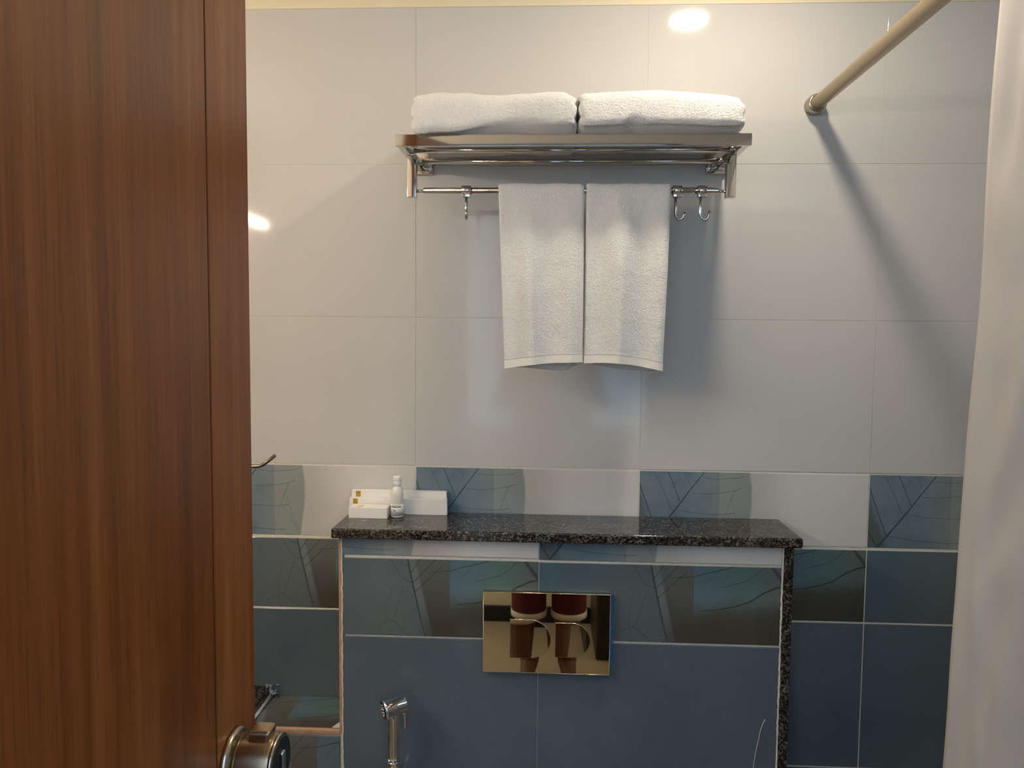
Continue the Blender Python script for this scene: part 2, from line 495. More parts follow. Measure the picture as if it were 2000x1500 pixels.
# ---------------------------------------------------------------- boxed-in cistern with a lower ledge to its left
YB = -.13
BX0, BX1, BXJ = -.1155, .6955, .2528
LZ = -.487
core = MB().box((BX0+.004, YB+.0025, ZF), (BX1+.0, -.001, -.112)).box((XL, YB+.0025, ZF), (BX0+.004, -.001, LZ-.004))
box = struct(core.build('wall_cistern', M_GROUT))
def bt(x0, x1, z0, z1, mt, u0, zt): return tile(x0, x1, z0, z1, YB-.0004*random.random(), mt, box, u0=u0, ztop=zt, th=.005)
uL = BXJ - .45
bt(BX0, BXJ-.0012, -.1455, -.1125, M_DECO1, uL, 0)
bt(BXJ+.0006, BX1-.001, -.1475, -.1125, M_DECO1, BXJ, 0)
bt(BX0+.0005, BXJ-.001, -.2985, -.1522, M_DECO2, uL, -.15)
bt(BXJ+.001, BX1-.001, -.2975, -.153, M_DECO2, BXJ, -.15)
for z1, z0 in ((-.3022, -.5985), (-.6015, -.8985), (-.9015, -1.1985)):
    bt(BX0+.0005, BXJ-.0008, z0, z1, M_SLATE, uL, z1); bt(BXJ+.0008, BX1-.001, z0, z1, M_SLATE, BXJ, z1)
# below the ledge
for z1, z0 in ((-.4985, -.6975), (-.7005, -.9985), (-1.0015, -1.232)):
    bt(-.45+.001, BX0-.0062, z0, z1, M_DECO2 if z1 > -.5 else M_SLATE, -.45, z1)
    bt(XL, -.45-.001, z0, z1, M_SLATE, -.9, z1)
# ledge top tile (lying), pattern of the teal half
def ltile(x0, x1, u0):
    vs = [(x0, YB+.009, LZ-.004), (x1, YB+.009, LZ-.004), (x1, -.002, LZ-.004), (x0, -.002, LZ-.004),
          (x0, YB+.009, LZ), (x1, YB+.009, LZ), (x1, -.002, LZ), (x0, -.002, LZ)]
    return MB().add(vs, [(4,5,6,7),(0,1,5,4),(1,2,6,5),(2,3,7,6),(3,0,4,7)]).build('tile', M_DECO2, box, uvf=lambda p: (u0 + (p[0]-x0)/.45, (p[1]+.002)/.15*1.0))
ltile(-.31, BX0-.008, .47)
# raw edges of the cut tiles round the step
def strip(a, b, name='edge_strip', mt=M_RAW):
    return MB().box(a, b).build(name, mt, box, bevel=.001, seg=1)
strip((BX0-.0068, YB-.0005, LZ-.006), (BX0-.0005, YB+.0085, -.113))
strip((-.45, YB-.0005, LZ-.0085), (BX0-.0068, YB+.0085, LZ+.0006))
# ragged grout bead along the left edge
gb = MB(); pts = []
z = -.113
while z > -1.0:
    pts.append((BX0-.0002+.0007*random.uniform(-1, 1), YB-.0004, z)); z -= .006
gb.tube(pts, [.0011+.0008*random.random() for _ in pts], 6); gb.build('grout_bead', M_GROUT, box)
gb = MB(); pts = []
z = -.113
while z > -.9:
    pts.append((BX1+.0003+.0006*random.uniform(-1, 1), YB-.0006, z)); z -= .006
gb.tube(pts, [.0014+.0009*random.random() for _ in pts], 6); gb.build('grout_bead', M_GROUT, box)
# caulk triangle in the corner of the ledge and a smear on the right tile
MB().add([(BX0-.0085, YB+.009, LZ+.0004), (BX0-.024, YB+.009, LZ+.0004), (BX0-.0085, YB+.045, LZ+.0004), (BX0-.0085, YB+.009, LZ+.003), (BX0-.024, YB+.009, LZ+.0015), (BX0-.0085, YB+.045, LZ+.0015)],
         [(0,2,1),(3,4,5),(0,1,4,3),(1,2,5,4),(2,0,3,5)]).build('caulk_fillet', M_CAULK, box)
pts = [(.664+.010*math.sin(a*1.5)+.022*(1-a)**2*0+dx, YB-.0006, -.437-.10*a) for a, dx in ((0, .009), (.12, .002), (.25, -.0035), (.4, -.0075), (.55, -.0125), (.7, -.016), (.85, -.019), (1, -.020))]
MB().tube(pts, .0006, 5).build('grout_smear', M_GROUT, box)

# ================================================================== granite ledge slab
gl = thing('granite_ledge', 'long dark speckled granite slab with side panel on the tiled cistern box', 'ledge', (.3, -.07, -.113))
MB().box((-.1315, -.1475, -.1118), (.7255, -.0016, -.0930)).build('top_slab', M_GRAN, gl, bevel=.0032, seg=3)
MB().box((BX1+.0028, YB-.003, ZF+.001), (.7145, -.0016, -.1119)).build('side_panel', M_GRAN, gl, bevel=.0012, seg=1)

# vanity counter behind the door
vc = thing('vanity_counter', 'dark speckled granite vanity counter end behind the wooden door', 'counter', (-.58, -.25, LZ))
MB().box((XL+.002, -.52, LZ+.0005), (-.3025, -.0016, LZ+.0205)).build('slab', M_GRAN, vc, bevel=.002, seg=2)
MB().tube([(-.3015, -.003, LZ+.004), (-.3, -.06, LZ+.003), (-.3, -.125, LZ+.003)], [.006, .0035, .003], 8).build('caulk_bead', M_CAULK, vc)
pf = MB()
for k in range(14):
    c = Vector((-.298+random.uniform(-.006, .014), -.012+random.uniform(-.008, .006), LZ+.016+random.uniform(-.008, .012)))
    d = [Vector((random.uniform(-1,1), random.uniform(-1,1), random.uniform(-1,1))).normalized()*random.uniform(.004,.009) for _ in range(3)]
    pf.add([c+d[0], c+d[1], c+d[2], c-d[0]*.6], [(0,1,2),(0,2,3)])
tag(pf.build('plastic_scrap', plain('bluish_plastic_film', (.22, .25, .33), .3)), 'crumpled bluish plastic scrap at the granite counter corner', 'plastic scrap')

# ================================================================== flush plate
fp = thing('flush_plate', 'rose gold mirror flush plate with two D shaped buttons', 'flush plate', (.2675, YB, -.3575))
PX0, PX1, PZ0, PZ1 = .1512, .3842, -.3570, -.2062
MB().box((PX0, -.1425, PZ0), (PX1, -.1308, PZ1)).build('plate', M_ROSE, fp, bevel=.0009, seg=2)
def dshape(x0, x1, z0, z1, n=20):
    cx = x0 + (x1-x0)*.48; rx = x1-cx; rz = (z1-z0)/2; cz = (z0+z1)/2
    pts = [(x0, z0)]
    for k in range(n+1):
        a = -math.pi/2 + math.pi*k/n
        pts.append((cx + rx*math.cos(a), cz + rz*math.sin(a)))
    pts.append((x0, z1)); return pts
def button(x0, x1, z0, z1, tilt):
    P = dshape(x0, x1, z0, z1); n = len(P); cz = (z0+z1)/2; cx = (x0+x1)/2
    yf = lambda p: -.1440 + (p[0]-cx)*tilt[0] + (p[1]-cz)*tilt[1]
    ins = [((p[0]-cx)*.985+cx, (p[1]-cz)*.985+cz) for p in P]
    vs = [(p[0], -.1420, p[1]) for p in P] + [(p[0], yf(p)+.0006, p[1]) for p in P] + [(p[0], yf(p), p[1]) for p in ins]
    fs = []
    for k in range(n):
        k2 = (k+1) % n
        fs += [(k, k2, n+k2, n+k), (n+k, n+k2, 2*n+k2, 2*n+k)]
    fs.append(list(range(2*n, 3*n)))
    o = MB().add(vs, fs).build('button', M_ROSE, fp)
    rim = MB().tube([(p[0], -.1427, p[1]) for p in P] + [(P[0][0], -.1427, P[0][1])], .0007, 6)
    rim.build('button_rim', M_ROSED, o)
button(.2013, .2758, -.3285, -.2565, (.010, .005)); button(.2845, .3480, -.3250, -.2610, (.012, .002))
MB().tube([(PX0, -.1421, PZ1), (PX1, -.1421, PZ1), (PX1, -.1421, PZ0), (PX0, -.1421, PZ0), (PX0, -.1421, PZ1)], .0007, 6).build('plate_rim', M_ROSED, fp)
fl = MB(); n = 18
vs = []
for k in range(n+1):
    z = PZ1-.004-(PZ1-PZ0-.02)*k/n
    vs += [(PX1+.0006, -.1405, z), (PX1+.0062+.0014*random.uniform(-1, 1), -.1332, z), (PX1+.0062, -.1322, z), (PX1+.0006, -.1322, z)]
fl.add(vs, [(4*k+a, 4*k+(a+1) % 4, 4*k+4+(a+1) % 4, 4*k+4+a) for k in range(n) for a in range(4)])
fl.build('protective_film', M_BLUEFILM, fp)

# ================================================================== hand spray
hs = thing('hand_spray', 'chrome bidet hand spray hanging on the slate tiles', 'hand spray', (-.009, -.17, -.66))
A = Vector((-.0250, -.193, -.4115)); B = Vector((.0135, -.172, -.4055)); ax = (B-A).normalized()
def along(a, b, ts): return [a + (b-a)*t_ for t_ in ts]
MB().tube([A+ax*.001, A+ax*.003, A+ax*.006, A+ax*.0075, B-ax*.003, B-ax*.0008, B], [.0172, .0185, .0185, .0165, .0165, .0155, .013], 28).build('spray_head', M_CHROME, hs)
sf = MB().tube([A-ax*.0004, A+ax*.0012], [.0150, .0160], 24).build('spray_face', M_DARK, hs)
nb = MB()
u = ax.cross(Vector((0, 0, 1))).normalized(); v_ = ax.cross(u)
for rr, nn in ((.0045, 6), (.0095, 11)):
    for k in range(nn):
        c = A + (u*math.cos(6.283*k/nn) + v_*math.sin(6.283*k/nn))*rr
        nb.tube([c+ax*.0004, c-ax*.0014], .0011, 6)
nb.build('nozzle', M_CHROME, sf)
MB().tube([(-.0075, -.1815, -.412), (-.0085, -.181, -.43), (-.0090, -.180, -.50), (-.0090, -.178, -.512)], [.0098, .0102, .0102, .0104], 24).build('handle', M_CHROME, hs)
MB().tube([(-.0090, -.178, -.512), (-.0090, -.178, -.5145), (-.009, -.178, -.5155), (-.009, -.178, -.53), (-.009, -.177, -.60)], [.0122, .0126, .0108, .0128, .0118], 24).build('coupling', M_CHROME, hs)
lv = MB().tube([(.0085, -.176, -.414), (.0112, -.174, -.43), (.0112, -.173, -.448), (.0100, -.173, -.4575)], [.0034, .0038, .0038, .0026], 12)
lv.build('trigger', M_CHROME, hs)
MB().box((-.027, -.166, -.585), (.009, -.1306, -.545)).build('wall_holder', M_CHROME, hs, bevel=.006, seg=3)
MB().tube([(-.009, -.177, -.60), (-.012, -.178, -.72), (-.03, -.185, -.90), (-.06, -.18, -.96), (-.09, -.165, -.90), (-.10, -.136, -.86)], .007, 12).build('hose', M_STEEL, hs)

# ================================================================== amenities on the granite
S = -.0930
def carton(name, label, x0, x1, y0, y1, h, logo, top=False):
    r = thing(name, label, 'box', ((x0+x1)/2, (y0+y1)/2, S))
    MB().box((x0, y0, S), (x1, y1, S+h)).build('carton', M_CARD, r, bevel=.0007, seg=2)
    lx0, lx1, a, b = logo
    if not top:
        l = MB().box((lx0, y0-.0003, S+a), (lx1, y0+.0002, S+b)).build('gold_logo', M_GOLD, r)
        MB().box((lx0+.003, y0-.0004, S+a+.003), (lx1-.003, y0, S+b-.003)).build('logo_mark', plain('dark_gold', (.45, .30, .05), .4), l)
    else:
        zt = S+h+.0003
        pts = [(lx0, y0+.004), (lx0+.0035, y0+.004), (lx0+.006, y0+.012), (lx1+.0025, y0+.020)]
        MB().tube([(lx0-.001, y0+.003, zt), (lx0+.006, y0+.004, zt), (lx0+.003, y0+.018, zt)], .0008, 5).tube([(lx0+.006, y0+.004, zt), (lx1+.003, y0+.019, zt)], .0008, 5).build('gold_logo', M_GOLD, r)
    # flap seam
    MB().box((x1-.0002, y0+.0015, S+h*.86), (x1+.0002, y1-.0015, S+h*.90)).build('flap_seam', M_INK2, r)
    return r
carton('amenity_box', 'white card amenity box standing rearmost against the tiles', -.1275, .0652, -.0155, -.0045, .0450, (-.1185, -.1090, .031, .043))
carton('amenity_box', 'long white card amenity box between the small box and the rear one', -.1285, .0680, -.0290, -.0165, .0318, (-.1205, -.1115, .0195, .0305))
carton('amenity_box', 'small white card box lying flat beside the little bottle', -.1200, -.0445, -.0670, -.0325, .0210, (-.1055, -.0985, 0, 0), top=True)
bt_ = thing('lotion_bottle', 'small white capped toiletry bottle beside the white card boxes', 'bottle', (-.0283, -.0465, S))
def lathe(mb, cx, cy, prof, n=28):
    rings = [[(cx + r*math.cos(6.28318*k/n), cy + r*math.sin(6.28318*k/n), z) for k in range(n)] for r, z in prof]
    vs = [p for r_ in rings for p in r_]
    fs = [(i*n+k, i*n+(k+1) % n, (i+1)*n+(k+1) % n, (i+1)*n+k) for i in range(len(prof)-1) for k in range(n)]
    fs.append(list(range(n))[::-1]); fs.append([(len(prof)-1)*n+k for k in range(n)])
    return mb.add(vs, fs, True)
lathe(MB(), -.0283, -.0465, [(.0105, S), (.0122, S+.001), (.0127, S+.003), (.0127, S+.045), (.0124, S+.049), (.0112, S+.054), (.0095, S+.058), (.0080, S+.0605), (.0078, S+.0625)]).build('body', M_FROST, bt_)
cap = lathe(MB(), -.0283, -.0465, [(.0080, S+.0622), (.0084, S+.0628), (.0084, S+.0705), (.0082, S+.0709), (.0084, S+.0713), (.0083, S+.0795), (.0076, S+.0808), (.004, S+.0812)]).build('cap', M_WPLAST, bt_)
lb = lathe(MB(), -.0283, -.0465, [(.01285, S+.004), (.01285, S+.0265)]).build('label', M_LABEL, bt_)
def ink(zc, h, a0, a1, mt=M_INK):
    vs = []; n = 10
    for k in range(n+1):
        a = math.radians(a0 + (a1-a0)*k/n)
        for z in (zc-h/2, zc+h/2): vs.append((-.0283 + .0130*math.sin(a), -.0465 - .0130*math.cos(a), S+z))
    MB().add(vs, [(2*k, 2*k+2, 2*k+3, 2*k+1) for k in range(n)]).build('print_line', mt, lb)
ink(.0243, .0012, -42, 38); ink(.0216, .0020, -58, 48); ink(.0165, .0008, -45, -10, M_INK2); ink(.0145, .0035, -22, -4, M_INK2); ink(.0120, .0007, -48, 5, M_INK2); ink(.0095, .0006, -15, 45); ink(.0060, .0006, -30, 42)

# ================================================================== towel rack
tr_ = thing('towel_rack', 'polished steel wall towel rack with shelf rods, lower bar and hooks', 'towel rack', (.3, -.05, .50))
RX0, RX1 = .0006, .5992
MB().box((RX0, -.2030, .5850), (RX1, -.1945, .6050)).build('front_rail', M_STEEL, tr_, bevel=.0008, seg=1)
for x in (RX0+.0015, RX1-.0135):
    MB().box((x, -.1950, .5860), (x+.012, -.0115, .6035)).build('side_bar', M_STEEL, tr_, bevel=.0008, seg=1)
for y in (-.165, -.124, -.036):
    MB().tube([(RX0+.012, y, .5975), (RX1-.012, y, .5975)], .0052, 14).build('shelf_rod', M_STEEL, tr_)
    for x in (RX0+.0145, RX1-.0145):
        MB().tube([(x-.004, y, .5975), (x+.004, y, .5975)], .0068, 14).build('rod_collar', M_STEEL, tr_)
for x, s in ((.0075, 1), (.5755, 1)):
    MB().box((x, -.134, .5125), (x+.0165, -.116, .5862)).build('arm', M_STEEL, tr_, bevel=.001, seg=1)
for x in (-.0140, .5640):
    mp_ = MB().box((x, -.0095, .5790), (x+.0500, -.0016, .6230)).build('mount_plate', M_STEEL, tr_, bevel=.0015, seg=2)
    MB().tube([(x+.038 if x < .2 else x+.012, -.008, .598), (x+.038 if x < .2 else x+.012, -.020, .598), (x+.038 if x < .2 else x+.012, -.026, .599)], [.0115, .0115, .006], 18).build('mount_boss', M_STEEL, mp_)
BZ = .5253
MB().tube([(.0362, -.125, BZ), (.0368, -.125, BZ), (.5622, -.125, BZ), (.5630, -.125, BZ)], [.0048, .0058, .0058, .0048], 18).build('towel_bar', M_STEEL, tr_)
for a, b in ((.022, .040), (.560, .577)):
    MB().tube([(a, -.125, BZ-.001), (b, -.125, BZ-.001)], .0026, 10).build('bar_pin', M_STEEL, tr_)
def hook(x, yaw):
    h = MB()
    c, s = math.cos(yaw), math.sin(yaw)
    path = [(0, -.010), (0, -.030), (0, -.040), (.001, -.046), (.0045, -.0505), (.009, -.0515), (.013, -.0490), (.0150, -.044), (.0160, -.0375)]
    P = [(x + d*c, -.125 - d*s, BZ + z) for d, z in path]
    P = [(p[0]-.0020*c, p[1], p[2]) for p in P]
    h.tube(P, [.0027]*4+[.0026]*4+[.0022], 10)
    tip = P[-1]
    o = h.build('hook', M_STEEL, tr_)
    MB().tube([(tip[0]-.0002, tip[1], tip[2]-.001), (tip[0]+.0002*c, tip[1], tip[2]+.002)], [.0027, .0024], 10).build('hook_tip', M_STEEL, o)
    MB().tube([(x-.0085, -.125, BZ), (x-.008, -.125, BZ), (x+.008, -.125, BZ), (x+.0085, -.125, BZ)], [.0085, .0092, .0092, .0085], 18).build('collar', M_STEEL, o)
    MB().box((x-.0075, -.1335, BZ-.0125), (x+.0075, -.1165, BZ-.004)).build('collar_foot', M_STEEL, o, bevel=.001, seg=1)
hook(.1140, 1.45); hook(.4905, .35); hook(.5345, .30)

# ================================================================== folded bath towels on the rack
def sgn(v): return 1 if v >= 0 else -1
def bath_towel(label, x0, x1, ytop, zb, h, seed, topf, botf, sagf):
    nu, nv = 150, 84
    yc, hw = -.1125, .1055
    vs = []
    for i in range(nu+1):
        s = i/nu
        # end rounding parameter
        ex = min(s, 1-s)*(x1-x0)
        r = .016
        k = 1.0 if ex > r else math.sqrt(max(0.0, 1-((r-ex)/r)**2))
        for j in range(nv):
            a = 2*math.pi*j/nv
            cy, cz = math.cos(a), math.sin(a)
            ee = .60
            py = sgn(cy)*abs(cy)**ee; pz = sgn(cz)*abs(cz)**ee
            top = topf(s); bot = botf(s)
            kk = .88 + .12*k
            z = (pz*.5*kk + .5)
            zz = bot + z*(top-bot)
            yy = yc - py*hw*(.90+.10*k)
            xx = x0 + s*(x1-x0)
            # folded layers show as rounds on the end faces
            endw = max(0, 1-ex/.02)
            lay = abs(math.sin(math.pi*3*max(0.0, min(1.0, (zz-zb)/h))))
            xx += (1 if s < .5 else -1)*endw*(.005*(1-lay))
            p = Vector((xx*9+seed, yy*9, zz*9))
            d = mnoise.noise(p)*.0042 + mnoise.noise(p*3.1)*.0018 + mnoise.noise(p*14)*.0005
            yy -= py*d; zz += max(0, pz)*d
            # slack over the front rail
            if zz < zb and yy > -.2045: zz = zb
            if pz < 0 and yy < -.2065: zz -= sagf(s)*min(1, (-.2065-yy)/.007)*k
            vs.append((xx, yy, zz))
    fs = []
    for i in range(nu):
        for j in range(nv):
            j2 = (j+1) % nv
            fs.append((i*nv+j, i*nv+j2, (i+1)*nv+j2, (i+1)*nv+j))
    mb = MB(); mb.add(vs, fs, True)
    for ring, rev in ((0, True), (nu, False)):
        cpt = (sum(vs[ring*nv+j][0] for j in range(nv))/nv, yc, zb+h/2)
        ci = len(mb.v); mb.v.append(cpt)
        for j in range(nv):
            mb.f.append((ring*nv+j, ring*nv+(j+1) % nv, ci)); mb.sm.append(True)
    o = mb.build('bath_towel', M_TERRY)
    tag(o, label, 'towel')
    return o
ZB = .6052
def lerp(pts, s):
    for (a, va), (b, vb) in zip(pts, pts[1:]):
        if s <= b:
            q = (s-a)/(b-a); q = q*q*(3-2*q); return va+(vb-va)*q
    return pts[-1][1]
bath_towel('folded white bath towel on the rack, above the single hook end', .0285, .3090, 0, ZB, .072, 2.0,
           lambda s: lerp([(0, .674), (.06, .676), (.2, .6815), (.55, .680), (.9, .681), (1, .672)], s),
           lambda s: lerp([(0, .5985), (.2, .5990), (.5, .6030), (.62, .6055), (.8, .6040), (1, .6050)], s), lambda s: lerp([(0, .011), (.25, .010), (.55, .002), (.65, 0), (.85, .004), (1, .004)], s))
bath_towel('folded white bath towel on the rack, above the pair of hooks', .3095, .5865, 0, ZB+.002, .072, 9.0,
           lambda s: lerp([(0, .677), (.06, .680), (.35, .683), (.6, .681), (.85, .674), (.95, .669), (1, .663)], s),
           lambda s: lerp([(0, .6065), (.26, .6072), (.32, .6095), (.42, .6072), (.8, .6065), (1, .6072)], s), lambda s: lerp([(0, .006), (.25, .005), (.32, 0), (.42, .005), (1, .006)], s))

# ================================================================== hand towels over the bar
def hand_towel(label, xt0, xt1, xb0, xb1, zf0, zf1, bulge, seed, back_drop, folds):
    root = thing('hand_towel', label, 'towel', ((xt0+xt1)/2, -.125, .20))
    nx, th = 46, .0055
    R = .0058 + .0010
    # centre-line: front bottom -> up -> over the bar -> down the back; stored as (fraction, side)
    def shape(s, q):
        """s across 0..1, q along 0 (front hem) .. 1 (back hem); returns centre-line point and outward normal"""
        ztop = BZ
        zfb = zf0 + (zf1-zf0)*s + bulge(s)
        if q < .46:
            tt = q/.46
            z = zfb + (ztop-zfb)*tt
            drop = 1-tt
            xx0 = xt0 + (xb0-xt0)*drop; xx1 = xt1 + (xb1-xt1)*drop
            x = xx0 + (xx1-xx0)*s
            f = folds(s, drop)
            y = -.125 - R - th*.5 - f - .004*math.sin(math.pi*min(1, drop*1.0))*.6
            return Vector((x, y, z)), Vector((0, -1, 0))
        if q < .54:
            a = math.pi*(q-.46)/.08
            x = xt0 + (xt1-xt0)*s
            rr = R + th*.5
            return Vector((x, -.125 - rr*math.cos(a), ztop + rr*math.sin(a)*1.0)), Vector((0, -math.cos(a), math.sin(a)))
        tt = (q-.54)/.46
        zbb = zf0 + (zf1-zf0)*s - back_drop(s)
        z = ztop + (zbb-ztop)*tt
        xx0 = xt0 + (xb0-xt0)*tt; xx1 = xt1 + (xb1-xt1)*tt
        x = xx0 + .002 + (xx1-xx0-.004)*s
        y = -.125 + R + th*.5 + .002*math.sin(7*s+seed)*tt
        return Vector((x, y, z)), Vector((0, 1, 0))
    qs = [k/70*.46 for k in range(71)] + [.46+.08*k/10 for k in range(1, 11)] + [.54+.46*k/30 for k in range(1, 31)]
    outer, inner = [], []
    for q in qs:
        for i in range(nx+1):
            s = i/nx
            c, n = shape(s, q)
            e = min(s, 1-s)*(xt1-xt0)
            t2 = th*.5*(1 if e > .003 else math.sqrt(max(.05, 1-((.003-e)/.003)**2)))
            d = mnoise.noise(Vector((c.x*40+seed, c.z*40, q*3)))*.0012 + mnoise.noise(Vector((c.x*170+seed, c.z*170, q*9)))*.0004
            outer.append(c + n*(t2+d)); inner.append(c - n*t2)
    N = len(outer); mb = MB(); mb.v = [tuple(p) for p in outer+inner]
    W = nx+1
    for k in range(len(qs)-1):
        for i in range(nx):
            a = k*W+i
            mb.f.append((a, a+1, a+W+1, a+W)); mb.sm.append(True)
            mb.f.append((N+a, N+a+W, N+a+W+1, N+a+1)); mb.sm.append(True)
        for i in (0, nx):
            a = k*W+i
            mb.f.append((a, a+W, N+a+W, N+a)); mb.sm.append(True)
    for k in (0, len(qs)-1):
        for i in range(nx):
            a = k*W+i
            mb.f.append((a, N+a, N+a+1, a+1)); mb.sm.append(True)
    cloth = mb.build('cloth', M_TERRY, root)
    # flat woven hem band at the front bottom
    def band(name, z0, z1, off, mt, par, q_of=None):
        vs = []
        for i in range(nx+1):
            s = i/nx
            c0, _ = shape(s, 0.0)
            zfb = c0.z
            for dz in (z0, z1):
                qq = dz/(BZ-zfb)*.46
                c, n = shape(s, max(qq, 0)); zz = zfb+dz
                vs.append((c.x, c.y - th*.5 - off, zz)); vs.append((c.x, c.y - th*.5 + .0022, zz))
        fs = []
        for i in range(nx):
            a = 4*i
            fs += [(a, a+4, a+6, a+2), (a+1, a+3, a+7, a+5), (a, a+1, a+5, a+4), (a+2, a+6, a+7, a+3)]
        fs += [(0, 2, 3, 1), (4*nx, 4*nx+1, 4*nx+3, 4*nx+2)]
        return MB().add(vs, fs, False).build(name, mt, par)
    hb = band('hem_band', -.0012, .0128, .0016, M_HEM, root)
    band('stitch_line', .0130, .0140, .0010, M_STITCH, hb)
    return root
def gs(s, c, w_): return math.exp(-((s-c)/w_)**2)
hand_towel('white hand towel hanging on the bar towards the single hook', .1725, .3255, .1862, .3265, .2070, .2195, lambda s: .003*math.sin(math.pi*s), 3.0,
           lambda s: lerp([(0, 0), (.80, .014), (.84, .0145), (.86, .0095), (.92, .0085), (1, .003)], s),
           lambda s, d: min(1, d*1.7)*(.015*gs(s, .34, .13) + .011*gs(s, .84, .13) - .001*gs(s, .57, .10)) + .003*d*gs(s, .05, .1))
hand_towel('white hand towel hanging on the bar close to the pair of hooks', .3295, .4785, .3290, .4692, .2175, .2055, lambda s: .0060*math.sin(math.pi*s)*(1.15-.3*s), 8.0,
           lambda s: lerp([(0, 0), (.15, .003), (.55, .0064), (.85, .005), (1, .0005)], s),
           lambda s, d: min(1, d*2.0+.1)*(.019*gs(s, .42, .15) + .010*gs(s, .92, .11) - .003*gs(s, .67, .07)*math.exp(-((d-.3)/.25)**2)))

# ================================================================== curtain rod and curtain
cr = thing('curtain_rod', 'brushed champagne steel shower curtain rod fixed to the pale wall', 'curtain rod', (.767, -.7, .68))
MB().tube([(.767, -.004, .7085), (.767, YF+.003, .7085)], .0128, 28).build('tube', M_ROD, cr)
for y0, y1, y2 in ((-.0016, -.024, -.0265), (YF+.0006, YF+.024, YF+.0265)):
    MB().tube([(.767, y0, .7085), (.767, y0*.2+y1*.8, .7085), (.767, y1, .7085), (.767, y2, .7085)], [.0185, .0185, .0175, .0150], 28).build('end_socket', M_RODEND, cr)
nu, nz = 120, 90
vs = []
def curt(s, tz):
    # s along the rod from the leading edge, tz 0 top .. 1 bottom
    y = -.595 - s*.80 + .055*min(1, tz*1.6)*(1-s)**3
    amp = .0015 + .034*max(0, min(1, (s-.10)*4.0))
    x = .767 + amp*math.sin(2*math.pi*(s*7.0) + .5*math.sin(tz*3)) * (.35+.65*min(1, tz*3)) - .0
    x += .010*mnoise.noise(Vector((s*9, tz*7, 2))) * min(1, tz*6) * .6 + .004*mnoise.noise(Vector((s*30, tz*22, 7)))*min(1, s*30)
    x += .006*math.exp(-((s-.075-.03*tz)/.018)**2)*min(1, tz*1.5) + .0022*math.sin(tz*46+2*math.sin(tz*17)+s*60)*math.exp(-((s-.09)/.05)**2)
    return x, y
ztop_c, zbot_c = .6885, -1.10
for i in range(nu+1):
    for j in range(nz+1):
        s, tz = i/nu, j/nz
        x, y = curt(s, tz)
        vs.append((x, y, ztop_c + (zbot_c-ztop_c)*tz))
mb = MB().add(vs, [(i*(nz+1)+j, i*(nz+1)+j+1, (i+1)*(nz+1)+j+1, (i+1)*(nz+1)+j) for i in range(nu) for j in range(nz)], True)
sc = thing('shower_curtain', 'translucent off-white shower curtain hanging from the steel rod', 'curtain', (.767, -.99, -1.10))
cb = mb.build('curtain_cloth', M_CURT, sc)
md = cb.modifiers.new('thick', 'SOLIDIFY'); md.thickness = .0008
for k in range(9):
    yk = -.605 - k*.0975; n = 20
    pts = [(.767+.0185*math.sin(6.28318*q/n), yk, .7055+.0185*math.cos(6.28318*q/n)) for q in range(n+1)]
    MB().tube(pts, .0016, 6).build('curtain_ring', M_CHROME, sc)

# ================================================================== wooden door
DX, DE, DG, DH = -.05, -.7095, -.8030, YF+.012
door = thing('door_1', 'brown wood grain door standing open beside the vanity, with a brass knob', 'door', (DX-.018, -1.1, ZF), kind='structure')
ZD0, ZD1 = ZF+.008, .80
MB().box((DX-.036, DH, ZD0), (DX, DG-.0013, ZD1)).build('panel', M_WOOD, door, bevel=.0006, seg=1)
MB().box((DX-.034, DG-.0012, ZD0), (DX-.008, DG+.0012, ZD1)).build('groove', M_GROOVE, door)
MB().box((DX-.036, DG+.0013, ZD0), (DX, DE, ZD1)).build('stile', M_WOOD2, door, bevel=.0007, seg=1)
KY, KZ = -.7675, -.1690
kn = bpy.data.objects.new('door_knob', None); col.objects.link(kn); kn.parent = door; kn.location = Vector((DX, KY, KZ+Z0)) - Vector(door.location)
kn['label'] = 'antique brass door knob with thumb turn'
def kx(d): return (DX+d, KY, KZ)
MB().tube([kx(.0002), kx(.004), kx(.0065), kx(.0075)], [.0345, .0345, .0325, .028], 48).build('rosette', M_BRASSD, kn)
MB().tube([kx(.007), kx(.010), kx(.0102), kx(.013), kx(.043), kx(.0465), kx(.0475)], [.0285, .0288, .0296, .0302, .0300, .0290, .0270], 48).build('barrel', M_BRASS, kn)
MB().tube([kx(.0452), kx(.0484), kx(.0490)], [.0296, .0296, .0275], 48).build('end_rim', M_BRASSD, kn)
MB().tube([kx(.0480), kx(.0500)], [.0268, .0262], 48).build('end_cap', M_DARK, kn)
MB().box((DX+.0490, KY-.0045, KZ-.014), (DX+.0535, KY+.0045, KZ+.014)).build('turn_piece', M_CHROME, kn, bevel=.003, seg=3)
# thumb tab on top, leaning outwards
tb = MB(); x0, x1 = DX+.017, DX+.040
tb.add([(x0, KY-.010, KZ+.020), (x1, KY-.010, KZ+.020), (x1, KY+.010, KZ+.020), (x0, KY+.010, KZ+.020),
        (x0+.001, KY-.010, KZ+.0375), (x1+.002, KY-.010, KZ+.0375), (x1+.003, KY+.010, KZ+.0395), (x0+.002, KY+.010, KZ+.0395)],
       [(0,3,2,1),(4,5,6,7),(0,1,5,4),(1,2,6,5),(2,3,7,6),(3,0,4,7)])
tb.build('thumb_tab', M_BRASS, kn, bevel=.0035, seg=3)

